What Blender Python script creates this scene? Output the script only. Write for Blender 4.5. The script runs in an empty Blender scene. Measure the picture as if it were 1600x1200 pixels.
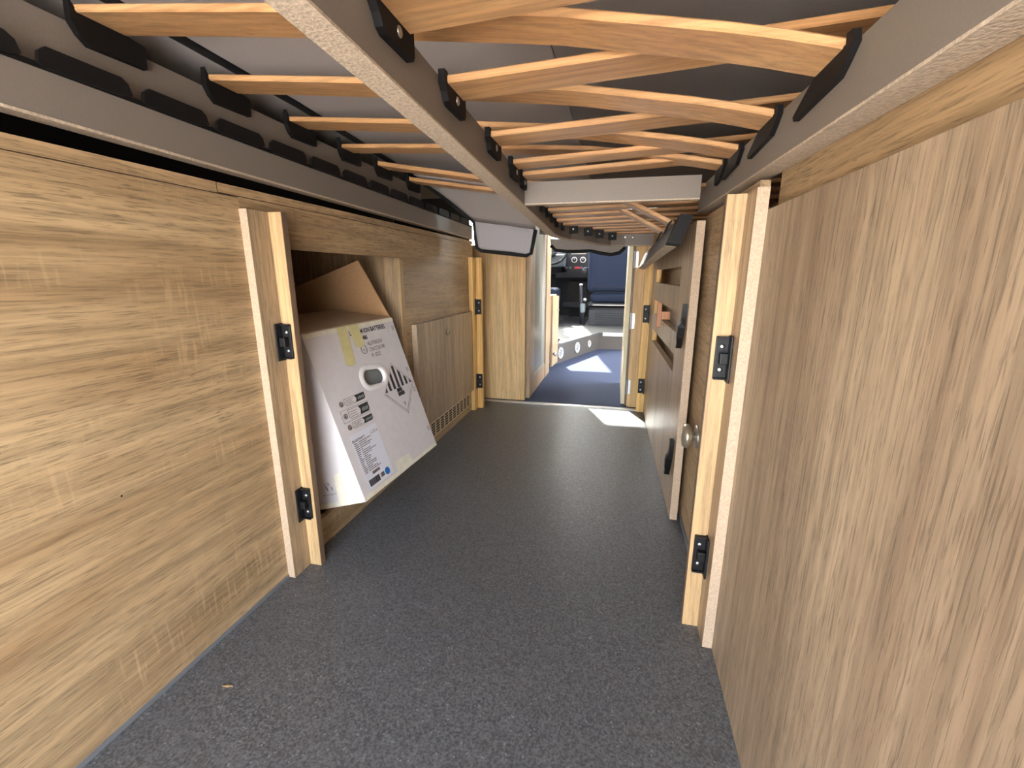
import bpy, bmesh, math, random
from mathutils import Vector, Matrix, Euler
random.seed(4)
scene = bpy.context.scene
C = scene.collection

# ------------------------------------------------------------------ camera
F, VX, VY, H = 695.0, 967.0, 430.0, 0.70
pitch = math.atan((600 - VY) / F)
yaw = math.atan((VX - 800) * math.cos(pitch) / F)
FW = Vector((-math.sin(yaw) * math.cos(pitch), math.cos(yaw) * math.cos(pitch), -math.sin(pitch)))
RT = Vector((math.cos(yaw), math.sin(yaw), 0))
UP = RT.cross(FW)
CAM = Vector((0, 0, H))
cd = bpy.data.cameras.new('camera')
cam = bpy.data.objects.new('camera', cd)
C.objects.link(cam)
cd.sensor_fit = 'HORIZONTAL'; cd.sensor_width = 36.0; cd.lens = 36.0 * F / 1600.0
cd.clip_start = 0.01
m = Matrix((RT, UP, -FW)).transposed().to_4x4(); m.translation = CAM
cam.matrix_world = m
scene.camera = cam

# ------------------------------------------------------------------ light
SUN_DIR = Vector((0.40, -1.0, -1.0)).normalized()          # direction the light travels
w = bpy.data.worlds.new('world'); scene.world = w
w.use_nodes = True
nt = w.node_tree; nt.nodes.clear()
sky = nt.nodes.new('ShaderNodeTexSky'); sky.sky_type = 'NISHITA'; sky.sun_disc = False
sky.sun_elevation = math.asin(-SUN_DIR.z)
sky.sun_rotation = math.atan2(-SUN_DIR.x, -SUN_DIR.y)
sky.air_density = 1.0; sky.dust_density = 3.0; sky.ozone_density = 1.0
hs = nt.nodes.new('ShaderNodeHueSaturation'); hs.inputs['Saturation'].default_value = 0.45
bg = nt.nodes.new('ShaderNodeBackground'); bg.inputs['Strength'].default_value = 2.0
wo = nt.nodes.new('ShaderNodeOutputWorld')
nt.links.new(sky.outputs[0], hs.inputs['Color']); nt.links.new(hs.outputs[0], bg.inputs[0]); nt.links.new(bg.outputs[0], wo.inputs[0])
sl = bpy.data.lights.new('sun', 'SUN'); sl.energy = 22.0; sl.angle = math.radians(0.6); sl.color = (1.0, 0.95, 0.86)
so = bpy.data.objects.new('sun', sl); C.objects.link(so)
so.rotation_euler = SUN_DIR.to_track_quat('-Z', 'Y').to_euler(); so.location = (0, 9, 9)
vs = scene.view_settings
vs.view_transform = 'Standard'; vs.look = 'None'; vs.gamma = 1.0; vs.use_curve_mapping = False
vs.exposure = 1.24

# ------------------------------------------------------------------ pixel helpers (1600 x 1200)
def ray(px, py): return (FW * F + RT * (px - 800) + UP * (600 - py)).normalized()
def on_y(px, py, y): d = ray(px, py); return CAM + d * (y / d.y)
def on_x(px, py, x): d = ray(px, py); return CAM + d * (x / d.x)
def on_z(px, py, z): d = ray(px, py); return CAM + d * ((z - H) / d.z)

# ------------------------------------------------------------------ materials
def new_mat(name):
    mt = bpy.data.materials.new(name); mt.use_nodes = True
    n = mt.node_tree; b = n.nodes['Principled BSDF']
    return mt, n, b
def lin(c):
    return tuple(((v / 255) / 12.92 if v / 255 <= 0.04045 else ((v / 255 + 0.055) / 1.055) ** 2.4) for v in c) + (1.0,)
def plain(name, rgb, rough=0.5, metal=0.0, noise=0.0, nscale=200.0, bump=0.0, spec=0.5):
    mt, n, b = new_mat(name)
    b.inputs['Roughness'].default_value = rough; b.inputs['Metallic'].default_value = metal
    b.inputs['Specular IOR Level'].default_value = spec
    c = lin(rgb)
    if noise <= 0 and bump <= 0:
        b.inputs['Base Color'].default_value = c; return mt
    tc = n.nodes.new('ShaderNodeTexCoord'); nz = n.nodes.new('ShaderNodeTexNoise')
    nz.inputs['Scale'].default_value = nscale; nz.inputs['Detail'].default_value = 3
    n.links.new(tc.outputs['Object'], nz.inputs['Vector'])
    rp = n.nodes.new('ShaderNodeValToRGB')
    rp.color_ramp.elements[0].position = 0.3; rp.color_ramp.elements[1].position = 0.7
    rp.color_ramp.elements[0].color = tuple(v * (1 - noise) for v in c[:3]) + (1,)
    rp.color_ramp.elements[1].color = tuple(min(1, v * (1 + noise)) for v in c[:3]) + (1,)
    n.links.new(nz.outputs[0], rp.inputs[0]); n.links.new(rp.outputs[0], b.inputs['Base Color'])
    if bump > 0:
        bp = n.nodes.new('ShaderNodeBump'); bp.inputs['Strength'].default_value = bump; bp.inputs['Distance'].default_value = 0.002
        n.links.new(nz.outputs[0], bp.inputs['Height']); n.links.new(bp.outputs[0], b.inputs['Normal'])
    return mt
def wood(name, axis, light, dark, fine=(0.55, 0.9), rough=0.5, stretch=1.0, contrast=1.0, bands=7.0, pores=0.5, fleck=0.0):
    """axis = grain direction 0/1/2 in object space"""
    mt, n, b = new_mat(name); L = n.links.new
    b.inputs['Roughness'].default_value = rough
    tc = n.nodes.new('ShaderNodeTexCoord')
    def mapped(along, across):
        mp = n.nodes.new('ShaderNodeMapping'); s = [across] * 3; s[axis] = along
        mp.inputs['Scale'].default_value = s; L(tc.outputs['Object'], mp.inputs['Vector']); return mp.outputs[0]
    def noise(vec, det, dist=0.0, rgh=0.55):
        z = n.nodes.new('ShaderNodeTexNoise'); z.inputs['Scale'].default_value = 1.0
        z.inputs['Detail'].default_value = det; z.inputs['Distortion'].default_value = dist; z.inputs['Roughness'].default_value = rgh
        L(vec, z.inputs['Vector']); return z.outputs[0]
    def ramp(fac, p0, c0, p1, c1):
        r = n.nodes.new('ShaderNodeValToRGB'); e = r.color_ramp.elements
        e[0].position, e[0].color, e[1].position, e[1].color = p0, c0, p1, c1
        L(fac, r.inputs[0]); return r.outputs[0]
    def mix(kind, fac, a, c):
        x = n.nodes.new('ShaderNodeMix'); x.data_type = 'RGBA'; x.blend_type = kind
        if isinstance(fac, float): x.inputs[0].default_value = fac
        else: L(fac, x.inputs[0])
        L(a, x.inputs[6]); L(c, x.inputs[7]); return x.outputs[2]
    g = lambda v: (v, v, v, 1)
    broad = ramp(noise(mapped(1.1 * stretch, bands * .8), 3, 0.8), 0.30, lin(dark), 0.70, lin(light))
    # growth rings: wavy bands drawn out along the grain
    wv = n.nodes.new('ShaderNodeTexWave'); wv.wave_type = 'BANDS'; wv.bands_direction = 'DIAGONAL'
    wv.inputs['Scale'].default_value = 1.0; wv.inputs['Distortion'].default_value = 9.0; wv.inputs['Detail'].default_value = 4
    wv.inputs['Detail Scale'].default_value = 0.9; wv.inputs['Detail Roughness'].default_value = 0.6
    L(mapped(0.5 * stretch, bands * 1.3), wv.inputs['Vector'])
    ring = ramp(wv.outputs[1], 0.05, g(0.80), 0.65, g(1.0))
    col = mix('MULTIPLY', 0.65 * contrast, broad, ring)
    strk = ramp(noise(mapped(4.5 * stretch, 125), 6, 0.5, 0.65), 0.36, g(fine[0] + .05), 0.56, g(1.0))
    col = mix('MULTIPLY', 0.75 * contrast, col, strk)
    por = ramp(noise(mapped(22 * stretch, 430), 3, 0.45, 0.6), 0.38, g(0.40), 0.47, g(1.0))
    pz = ramp(noise(mapped(1.6, 7), 3, 0.6), 0.34, g(0.5), 0.60, g(1.0))
    pm = n.nodes.new('ShaderNodeMath'); pm.operation = 'MULTIPLY'; pm.inputs[1].default_value = pores; L(pz, pm.inputs[0])
    col = mix('MULTIPLY', pm.outputs[0], col, por)
    if fleck > 0:
        fl = ramp(noise(mapped(130, 11), 2, 0.15), 0.55, g(0.0), 0.62, g(1.0))
        zone = ramp(noise(mapped(3.4, 8), 2, 0.4), 0.52, g(0.0), 0.70, g(fleck))
        mm = n.nodes.new('ShaderNodeMath'); mm.operation = 'MULTIPLY'; L(fl, mm.inputs[0]); L(zone, mm.inputs[1])
        lt = n.nodes.new('ShaderNodeRGB'); lt.outputs[0].default_value = lin(tuple(min(255, v * 1.1) for v in light))
        col = mix('MIX', mm.outputs[0], col, lt.outputs[0])
    L(col, b.inputs['Base Color'])
    bp = n.nodes.new('ShaderNodeBump'); bp.inputs['Strength'].default_value = 0.15; bp.inputs['Distance'].default_value = 0.001
    L(por, bp.inputs['Height']); L(bp.outputs[0], b.inputs['Normal'])
    return mt
def vinyl():
    mt, n, b = new_mat('speckled_vinyl'); L = n.links.new
    tc = n.nodes.new('ShaderNodeTexCoord')
    def nz(sc, det):
        z = n.nodes.new('ShaderNodeTexNoise'); z.inputs['Scale'].default_value = sc; z.inputs['Detail'].default_value = det
        L(tc.outputs['Object'], z.inputs['Vector']); return z.outputs[0]
    r1 = n.nodes.new('ShaderNodeValToRGB'); e = r1.color_ramp.elements
    e[0].position = 0.34; e[0].color = lin((62, 63, 64)); e[1].position = 0.66; e[1].color = lin((104, 105, 106))
    L(nz(260, 4), r1.inputs[0])
    vo = n.nodes.new('ShaderNodeTexVoronoi'); vo.inputs['Scale'].default_value = 150; vo.inputs['Randomness'].default_value = 1
    L(tc.outputs['Object'], vo.inputs['Vector'])
    r2 = n.nodes.new('ShaderNodeValToRGB'); e = r2.color_ramp.elements
    e[0].position = 0.16; e[0].color = (1, 1, 1, 1); e[1].position = 0.28; e[1].color = (0, 0, 0, 1)
    L(vo.outputs['Distance'], r2.inputs[0])
    r3 = n.nodes.new('ShaderNodeValToRGB'); e = r3.color_ramp.elements
    e[0].position = 0.5; e[0].color = (0, 0, 0, 1); e[1].position = 0.62; e[1].color = (0.7, 0.7, 0.7, 1)
    L(nz(70, 2), r3.inputs[0])
    mu = n.nodes.new('ShaderNodeMath'); mu.operation = 'MULTIPLY'; L(r2.outputs[0], mu.inputs[0]); L(r3.outputs[0], mu.inputs[1])
    mx = n.nodes.new('ShaderNodeMix'); mx.data_type = 'RGBA'; L(mu.outputs[0], mx.inputs[0]); L(r1.outputs[0], mx.inputs[6])
    mx.inputs[7].default_value = lin((146, 146, 148)); L(mx.outputs[2], b.inputs['Base Color'])
    b.inputs['Roughness'].default_value = 0.42
    bp = n.nodes.new('ShaderNodeBump'); bp.inputs['Strength'].default_value = 0.12; bp.inputs['Distance'].default_value = 0.001
    L(nz(260, 2), bp.inputs['Height']); L(bp.outputs[0], b.inputs['Normal'])
    return mt
def pane_mat(name, tint, refl):
    mt, n, b = new_mat(name); n.nodes.remove(b); L = n.links.new
    t = n.nodes.new('ShaderNodeBsdfTransparent'); t.inputs[0].default_value = tint
    g = n.nodes.new('ShaderNodeBsdfGlossy'); g.inputs['Roughness'].default_value = 0.02
    x = n.nodes.new('ShaderNodeMixShader'); x.inputs[0].default_value = refl
    L(t.outputs[0], x.inputs[1]); L(g.outputs[0], x.inputs[2]); L(x.outputs[0], n.nodes['Material Output'].inputs[0])
    return mt

OL, OD = (204, 174, 132), (164, 132, 94)
M = dict(
    oak_y=wood('oak_laminate_lengthways', 1, OL, OD, bands=9, fleck=0.28, pores=0.75),
    oak_z=wood('oak_laminate_upright', 2, (196, 168, 132), (164, 136, 104), bands=13, fleck=0.12, pores=0.65, rough=0.38),
    oak_grey=wood('oak_laminate_greyed', 2, (184, 160, 130), (144, 120, 96), bands=13, fleck=0.08, pores=0.75),
    oak_x=wood('oak_laminate_crossways', 0, OL, OD, bands=9),
    oak_pale=wood('oak_laminate_pale_edge', 2, (210, 176, 128), (188, 152, 106), bands=14, pores=0.4),
    chip=plain('raw_oak_effect_edge_band', (182, 158, 132), 0.6, noise=0.16, nscale=380),
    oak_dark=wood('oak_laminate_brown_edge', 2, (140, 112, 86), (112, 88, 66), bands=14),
    oak_warm=wood('oak_laminate_warm', 2, (236, 198, 140), (216, 172, 112), bands=8, pores=0.3),
    pine=wood('pine_batten', 2, (248, 206, 130), (234, 180, 100), bands=22, pores=0.12),
    ply=wood('plywood_edge', 2, (226, 196, 146), (176, 138, 92), bands=160, pores=0.1, stretch=0.4),
    beech=wood('beech_slat', 0, (216, 168, 116), (194, 142, 92), bands=24, pores=0.25, rough=0.38),
    peach=wood('beech_peg', 2, (214, 150, 104), (192, 126, 82), bands=24, pores=0.2),
    vinyl=vinyl(),
    carpet=plain('blue_carpet', (70, 78, 100), 0.95, noise=0.45, nscale=420, bump=0.6, spec=0.1),
    grey=plain('grey_laminate', (124, 114, 104), 0.5, noise=0.05, nscale=400),
    bluegrey=plain('blue_grey_laminate', (112, 114, 116), 0.5, noise=0.05, nscale=300),
    felt=plain('beige_felt', (190, 172, 150), 0.95, noise=0.22, nscale=260, bump=0.5, spec=0.1),
    fabric=plain('grey_mattress_cover', (150, 142, 136), 0.95, noise=0.14, nscale=700, bump=0.3, spec=0.1),
    fabric_lit=plain('lit_grey_mattress_cover', (186, 178, 172), 0.95, noise=0.10, nscale=700, bump=0.3, spec=0.1),  # lighter copy of the grey cover, the light falling on it painted in
    fabric_lt=plain('light_grey_curtain_cloth', (172, 168, 170), 0.95, noise=0.10, nscale=500, bump=0.3, spec=0.1),
    black=plain('black_plastic', (16, 15, 16), 0.5, spec=0.35),
    rubber=plain('black_rubber', (13, 11, 11), 0.65, spec=0.3),
    piping=plain('black_piping', (14, 14, 15), 0.8),
    steel=plain('steel', (200, 200, 200), 0.3, 1.0),
    alu=plain('brushed_aluminium', (196, 194, 190), 0.35, 0.9),
    brass=plain('nickel_knob', (196, 184, 160), 0.3, 0.8),
    card_w=plain('white_printed_cardboard', (208, 200, 198), 0.7, noise=0.03, nscale=40),
    card_tan=plain('taped_tan_cardboard', (182, 158, 128), 0.6, noise=0.08, nscale=30),
    card_b=plain('brown_cardboard', (166, 128, 90), 0.8, noise=0.06, nscale=120),
    tape=plain('yellowed_tape', (206, 194, 138), 0.35, noise=0.05, nscale=60),
    tape_clear=plain('packing_tape', (222, 214, 194), 0.3, noise=0.08, nscale=50),
    ink=plain('black_ink', (44, 40, 40), 0.7),
    ink_brown=plain('brown_ink', (92, 76, 66), 0.7),
    label=plain('white_paper_label', (214, 212, 218), 0.6),
    blue_dot=plain('blue_sticker', (30, 104, 170), 0.5),
    handle_w=plain('white_plastic_grip', (222, 216, 212), 0.45),
    inside_grey=plain('grey_plastic', (150, 152, 148), 0.5),
    vent=plain('beige_vent_plate', (208, 184, 146), 0.5),
    dark=plain('void_shade_and_speck', (20, 17, 15), 0.9),  # near black: shade painted on boards round the void, also the wall speck
    shell=plain('van_shell_lining', (228, 225, 218), 0.8),
    outside=plain('pale_concrete', (208, 204, 198), 0.9, noise=0.1, nscale=3),
    seat_blue=plain('dark_blue_seat_cover', (30, 38, 56), 0.85, noise=0.12, nscale=500, spec=0.2),
    seat_black=plain('black_seat_trim', (26, 26, 30), 0.6),
    dash=plain('dark_dashboard_plastic', (46, 48, 54), 0.6),
    dash_lt=plain('grey_dashboard_plastic', (108, 116, 122), 0.55),
    step=plain('dark_step_laminate', (84, 78, 72), 0.6, noise=0.1, nscale=200),
    tread=plain('grey_step_vinyl', (88, 88, 86), 0.6, noise=0.1, nscale=200),
    white=plain('white_plastic', (232, 230, 226), 0.5),
    vent_grey=plain('pale_grey_plastic', (186, 184, 178), 0.5),
    red=plain('red_button', (210, 60, 80), 0.5),
    screen=plain('radio_screen', (52, 62, 66), 0.2),
    frost=plain('dark_mirror_glass', (100, 96, 82), 0.28, 0.25),
    cream=plain('cream_door_paint', (230, 216, 178), 0.5),
    glass=pane_mat('window_glass', (0.93, 0.95, 0.95, 1), 0.06),
)

# ------------------------------------------------------------------ mesh helpers
ORG = {}
def bm_new(): return bmesh.new()
def box(bm, x0, x1, y0, y1, z0, z1, bev=0.0, mat=None):
    r = bmesh.ops.create_cube(bm, size=1.0)
    vs_ = r['verts']
    bmesh.ops.scale(bm, vec=(x1 - x0, y1 - y0, z1 - z0), verts=vs_)
    bmesh.ops.translate(bm, vec=((x0 + x1) / 2, (y0 + y1) / 2, (z0 + z1) / 2), verts=vs_)
    if bev > 0:
        es = list({e for v in vs_ for e in v.link_edges})
        r = bmesh.ops.bevel(bm, geom=es, offset=bev, segments=2, affect='EDGES', profile=0.6)
        vs_ = list({v for f in r['faces'] for v in f.verts} | {v for v in vs_ if v.is_valid})
    if mat is not None:
        bmesh.ops.transform(bm, matrix=mat, verts=[v for v in vs_ if v.is_valid])
    return vs_
def hexa(bm, p):
    """8 points: 0-3 bottom ring, 4-7 top ring"""
    v = [bm.verts.new(q) for q in p]
    for f in ((3, 2, 1, 0), (4, 5, 6, 7), (0, 1, 5, 4), (1, 2, 6, 5), (2, 3, 7, 6), (3, 0, 4, 7)):
        bm.faces.new([v[i] for i in f])
def prism(bm, pts, vec):
    vec = Vector(vec)
    a = [bm.verts.new(p) for p in pts]; b = [bm.verts.new(Vector(p) + vec) for p in pts]
    n = len(pts)
    bm.faces.new(a[::-1]); bm.faces.new(b)
    for i in range(n): bm.faces.new((a[i], a[(i + 1) % n], b[(i + 1) % n], b[i]))
def sweep(bm, sections, closed_ring=True, cap=True):
    rings = [[bm.verts.new(p) for p in s] for s in sections]
    n = len(rings[0])
    for a, b in zip(rings, rings[1:]):
        for i in range(n if closed_ring else n - 1):
            bm.faces.new((a[i], a[(i + 1) % n], b[(i + 1) % n], b[i]))
    if cap and closed_ring:
        bm.faces.new(rings[0][::-1]); bm.faces.new(rings[-1])
def cyl(bm, c, axis, r, h, seg=20, r2=None):
    c = Vector(c); axis = Vector(axis).normalized()
    q = axis.to_track_quat('Z', 'Y')
    sec = []
    for k, rr in ((0, r), (1, r if r2 is None else r2)):
        sec.append([c + axis * (h * k) + q @ Vector((rr * math.cos(2 * math.pi * i / seg), rr * math.sin(2 * math.pi * i / seg), 0)) for i in range(seg)])
    sweep(bm, sec)
def lathe(bm, c, axis, prof, seg=24):
    """prof: list of (r, h)"""
    c = Vector(c); axis = Vector(axis).normalized(); q = axis.to_track_quat('Z', 'Y')
    sec = [[c + axis * h + q @ Vector((r * math.cos(2 * math.pi * i / seg), r * math.sin(2 * math.pi * i / seg), 0)) for i in range(seg)] for r, h in prof]
    sweep(bm, sec)
def tube(bm, pts, r, seg=8):
    pts = [Vector(p) for p in pts]; sec = []
    for i, p in enumerate(pts):
        t = (pts[min(i + 1, len(pts) - 1)] - pts[max(i - 1, 0)]).normalized()
        u = t.cross(Vector((0, 0, 1)))
        if u.length < 1e-3: u = t.cross(Vector((1, 0, 0)))
        u.normalize(); v = t.cross(u)
        rr = r[i] if isinstance(r, (list, tuple)) else r
        sec.append([p + u * rr * math.cos(2 * math.pi * k / seg) + v * rr * math.sin(2 * math.pi * k / seg) for k in range(seg)])
    sweep(bm, sec)
def torus(bm, c, axis, R, r, seg=28, rs=8):
    c = Vector(c); axis = Vector(axis).normalized(); q = axis.to_track_quat('Z', 'Y')
    rings = []
    for i in range(seg):
        a = 2 * math.pi * i / seg; d = Vector((math.cos(a), math.sin(a), 0))
        rings.append([bm.verts.new(c + q @ (d * (R + r * math.cos(2 * math.pi * k / rs)) + Vector((0, 0, r * math.sin(2 * math.pi * k / rs))))) for k in range(rs)])
    for i in range(seg):
        a, b = rings[i], rings[(i + 1) % seg]
        for k in range(rs): bm.faces.new((a[k], a[(k + 1) % rs], b[(k + 1) % rs], b[k]))

def tag(o, label=None, cat=None, group=None, kind=None):
    if label: o['label'] = label
    if cat: o['category'] = cat
    if group: o['group'] = group
    if kind: o['kind'] = kind
    return o
def thing(name, label, cat, loc=(0, 0, 0), group=None, kind=None, rot=None):
    o = bpy.data.objects.new(name, None); C.objects.link(o); o.location = loc
    o.empty_display_size = 0.05
    ORG[o] = Vector(loc)
    if rot is not None: o.rotation_euler = rot
    return tag(o, label, cat, group, kind)
def obj(name, bm, mat, parent=None, local=False, smooth=False, label=None, cat=None, group=None, kind=None):
    """verts are in world space (or in the parent's own space when local)"""
    bmesh.ops.recalc_face_normals(bm, faces=bm.faces[:])
    if parent is None:
        lo = Vector((min(v.co.x for v in bm.verts), min(v.co.y for v in bm.verts), min(v.co.z for v in bm.verts)))
        hi = Vector((max(v.co.x for v in bm.verts), max(v.co.y for v in bm.verts), max(v.co.z for v in bm.verts)))
        org = Vector(((lo.x + hi.x) / 2, (lo.y + hi.y) / 2, lo.z))
    else: org = Vector((0, 0, 0)) if local else ORG[parent]
    bmesh.ops.translate(bm, vec=-org, verts=bm.verts[:])
    me = bpy.data.meshes.new(name); bm.to_mesh(me); bm.free()
    if smooth:
        for p in me.polygons: p.use_smooth = True
    me.materials.append(M[mat])
    o = bpy.data.objects.new(name, me); C.objects.link(o)
    if parent is None: o.location = org
    else: o.parent = parent
    ORG[o] = org
    return tag(o, label, cat, group, kind)
def bxo(name, b, mat, parent=None, bev=0.0, **k):
    bm = bm_new(); box(bm, *b, bev=bev); return obj(name, bm, mat, parent, **k)
def struct(name, bm, mat, parent=None, label=None, cat=None):
    return obj(name, bm, mat, parent, kind='structure', label=label, cat=cat)
def sbx(name, boxes, mat, label=None, cat=None, parent=None):
    bm = bm_new()
    for b in boxes: box(bm, *b)
    return struct(name, bm, mat, parent, label, cat)

# ================================================================== SETTING
XL, XR = -0.728, 0.213
sbx('ground', [(-30, 30, -30, 30, -0.80, -0.75)], 'outside', 'pale concrete ground under and around the van', 'ground')
sbx('floor', [(-1.25, 1.0, -0.70, 2.37, -0.06, 0.0)], 'vinyl', 'dark grey speckled vinyl floor of the garage tunnel', 'floor')
sbx('floor_carpet', [(-1.25, 1.0, 2.37, 6.3, -0.06, 0.0)], 'carpet', 'dark blue carpet floor beyond the threshold', 'carpet')
sbx('trim_1', [(-0.74, 0.16, 2.355, 2.385, 0.0, 0.004)], 'alu', 'thin metal threshold strip between vinyl and carpet', 'threshold strip')
# van shell
sbx('wall_outer_left', [(-1.31, -1.25, -0.70, 3.3, -0.06, 2.11), (-1.31, -1.25, 3.3, 4.2, -0.06, .75), (-1.31, -1.25, 3.3, 4.2, 1.65, 2.11), (-1.31, -1.25, 4.2, 5.0, -0.06, 2.11), (-1.31, -1.25, 5.0, 5.9, -0.06, 1.05), (-1.31, -1.25, 5.0, 5.9, 1.70, 2.11), (-1.31, -1.25, 5.9, 6.36, -0.06, 2.11)],
    'shell', 'pale outer side wall of the van on the driver side', 'wall')
sbx('wall_outer_right', [(1.0, 1.06, -0.70, 2.55, -0.06, 2.11), (1.0, 1.06, 2.55, 3.75, -0.06, .02), (1.0, 1.06, 2.55, 3.75, 1.95, 2.11), (1.0, 1.06, 3.75, 5.0, -0.06, 2.11), (1.0, 1.06, 5.0, 5.9, -0.06, 1.05), (1.0, 1.06, 5.0, 5.9, 1.70, 2.11), (1.0, 1.06, 5.9, 6.36, -0.06, 2.11)],
    'shell', 'pale outer side wall of the van on the passenger side', 'wall')  # open side doorway added out of view to flood the passage with daylight
SK = (-0.98, -0.66, 4.14, 4.44)
sbx('ceiling', [(-1.31, 1.06, -0.70, SK[2], 2.05, 2.11), (-1.31, 1.06, SK[3], 5.35, 2.05, 2.11), (-1.31, SK[0], SK[2], SK[3], 2.05, 2.11), (SK[1], 1.06, SK[2], SK[3], 2.05, 2.11)],
    'shell', 'pale van roof lining with a small added skylight', 'ceiling')
sbx('skylight_added', [(SK[0], SK[1], SK[2], SK[3], 2.075, 2.08)], 'glass', 'unseen skylight pane added in the van roof for the sun patch', 'skylight')  # skylight added unseen, sited so its sun patch lands by the threshold
sbx('wall_front', [(-1.25, 1.0, 6.30, 6.36, -0.06, 1.15)], 'dash', 'dark bulkhead below the windscreen', 'wall')
bm = bm_new(); prism(bm, [(-.83, 6.30, 1.15), (1.0, 6.30, 1.15), (1.0, 5.33, 2.06), (-.83, 5.33, 2.06)], (0, -.006, -.006))
obj('added_sun_blind', bm, 'shell', None, label='unseen blind added across the passenger half of the windscreen to hold off sun', cat='blind')  # added out of view to trim the sun patch on the carpet
bm = bm_new(); prism(bm, [(-1.25, 6.33, 1.15), (1.0, 6.33, 1.15), (1.0, 5.35, 2.08), (-1.25, 5.35, 2.08)], (0, 0.004, 0.004))
struct('window_2', bm, 'glass', None, 'wide sloping windscreen above the dashboard', 'windscreen')
sbx('window_3', [(-1.283, -1.278, 5.0, 5.9, 1.05, 1.70)], 'glass', 'side window beside the driver seat', 'window')
sbx('window_4', [(1.028, 1.033, 5.0, 5.9, 1.05, 1.70)], 'glass', 'side window beside the passenger seat', 'window')
sbx('window_added', [(-1.283, -1.278, 3.3, 4.2, .75, 1.65)], 'glass', 'unseen window added on the driver side for daylight in the passage', 'window')  # unseen window added to brighten the passage
sbx('wall_rear', [(-1.25, -0.76, -0.70, -0.66, -0.06, 2.05), (0.30, 1.0, -0.70, -0.66, -0.06, 2.05)], 'shell', 'pale rear corner pillars at the open back doors', 'wall')

sbx('wall_shade_left', [(-1.249, -1.243, -.65, 2.41, .85, 1.08), (-1.243, -.77, -.656, -.65, .85, 1.08), (-1.243, -.80, 2.412, 2.418, .862, 1.22)], 'dark', 'black sheets standing in for the shade in the gap above the cabinets', 'lining')  # dark sheets paint the shade of the void and cover bright gaps
# ---- left: closed cabinet with plain front
wl = thing('wall_left', 'long plain oak-effect front of the closed cabinet with a capping strip', 'cabinet wall', (XL, 0.2, 0), kind='structure')
bxo('panel', (XL - 0.016, XL, -0.65, 0.78, 0.004, 0.846), 'oak_y', wl)
bxo('top_board', (-1.25, XL - 0.016, -0.65, 0.78, 0.826, 0.846), 'dark', wl)  # near-black top imitates the shade above the cabinet
bxo('capping_strip', (XL - 0.03, XL + 0.001, -0.65, 0.731, 0.8475, 0.866), 'oak_dark_y' if 'oak_dark_y' in M else 'oak_y', wl)
p = on_x(190, 775, XL); bm = bm_new(); cyl(bm, (XL, p.y, p.z), (1, 0, 0), .0016, .0005, 7); obj('speck', bm, 'dark', wl)
bxo('baseboard', (XL, XL + 0.003, -0.65, 0.775, 0.0, 0.008), 'bluegrey', wl, label='thin blue-grey sealing bead along the floor')

# ---- left: open cabinet holding the carton
cb = thing('storage_cabinet', 'oak-effect storage cabinet with an open compartment holding the white carton', 'cabinet', (XL, 1.5, 0))
Y0, Y1 = 0.7805, 2.24
OY0, OY1, OZ0, OZ1 = 0.86, 1.437, 0.075, 0.757
bm = bm_new()
for b in ((XL - .016, XL, Y0, OY0, 0, .848), (XL - .016, XL, OY0, OY1, OZ1, .848), (XL - .016, XL, OY1, Y1, 0, .848)): box(bm, *b)
obj('front_panel', bm, 'oak_y', cb)
bxo('sill', (XL - .016, XL, OY0, OY1, 0, OZ0), 'oak_y', cb)
bxo('capping_strip', (XL - .03, XL + .001, 0.735, Y1, .8495, .866), 'oak_y', cb)
bxo('top_board', (-1.25, XL - .016, .78, Y1, .83, .848), 'dark', cb)  # painted near black so the void above stays in shade
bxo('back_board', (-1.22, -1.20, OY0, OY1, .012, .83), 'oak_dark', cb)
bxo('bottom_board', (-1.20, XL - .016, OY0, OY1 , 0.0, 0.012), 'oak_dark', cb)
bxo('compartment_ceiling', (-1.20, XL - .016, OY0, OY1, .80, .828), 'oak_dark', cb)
bxo('side_board', (-1.20, XL - .002, OY1 - .0005, OY1 + .018, .0, .80), 'oak_z', cb)
bxo('side_board', (-1.20, XL - .016, .80, OY0, .0, .80), 'oak_z', cb)
bxo('plywood_edge', (XL - .004, XL + .0015, OY1 - .003, OY1 + .020, .03, .752), 'ply', cb, label='pale layered plywood edge beside the opening')
# hatch door + vent
hp = bxo('hatch_door', (XL + .002, XL + .022, 1.50, 2.145, .118, .524), 'oak_z', cb, bev=.0008)
bxo('edge_band', (XL + .002, XL + .0222, 1.4985, 1.500, .118, .524), 'chip', hp)
bm = bm_new(); lathe(bm, (XL + .022, 1.80, .462), (1, 0, 0), [(.004, 0), (.009, .001), (.012, .004), (.011, .007), (.006, .009)], 18)
obj('keyhole_rose', bm, 'brass', hp, smooth=True)
bxo('keyhole', (XL + .0305, XL + .0315, 1.797, 1.803, .455, .468), 'black', hp)
vp = bxo('vent_plate', (XL, XL + .005, 1.56, 2.135, .036, .108), 'vent', cb, bev=.001)
bm = bm_new()
for i in range(11):
    for j in range(5):
        y = 1.578 + i * .0505
        box(bm, XL + .0045, XL + .0056, y, y + .036, .044 + j * .0115, .0515 + j * .0115)
obj('vent_slots', bm, 'black', vp, kind='stuff')

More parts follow.
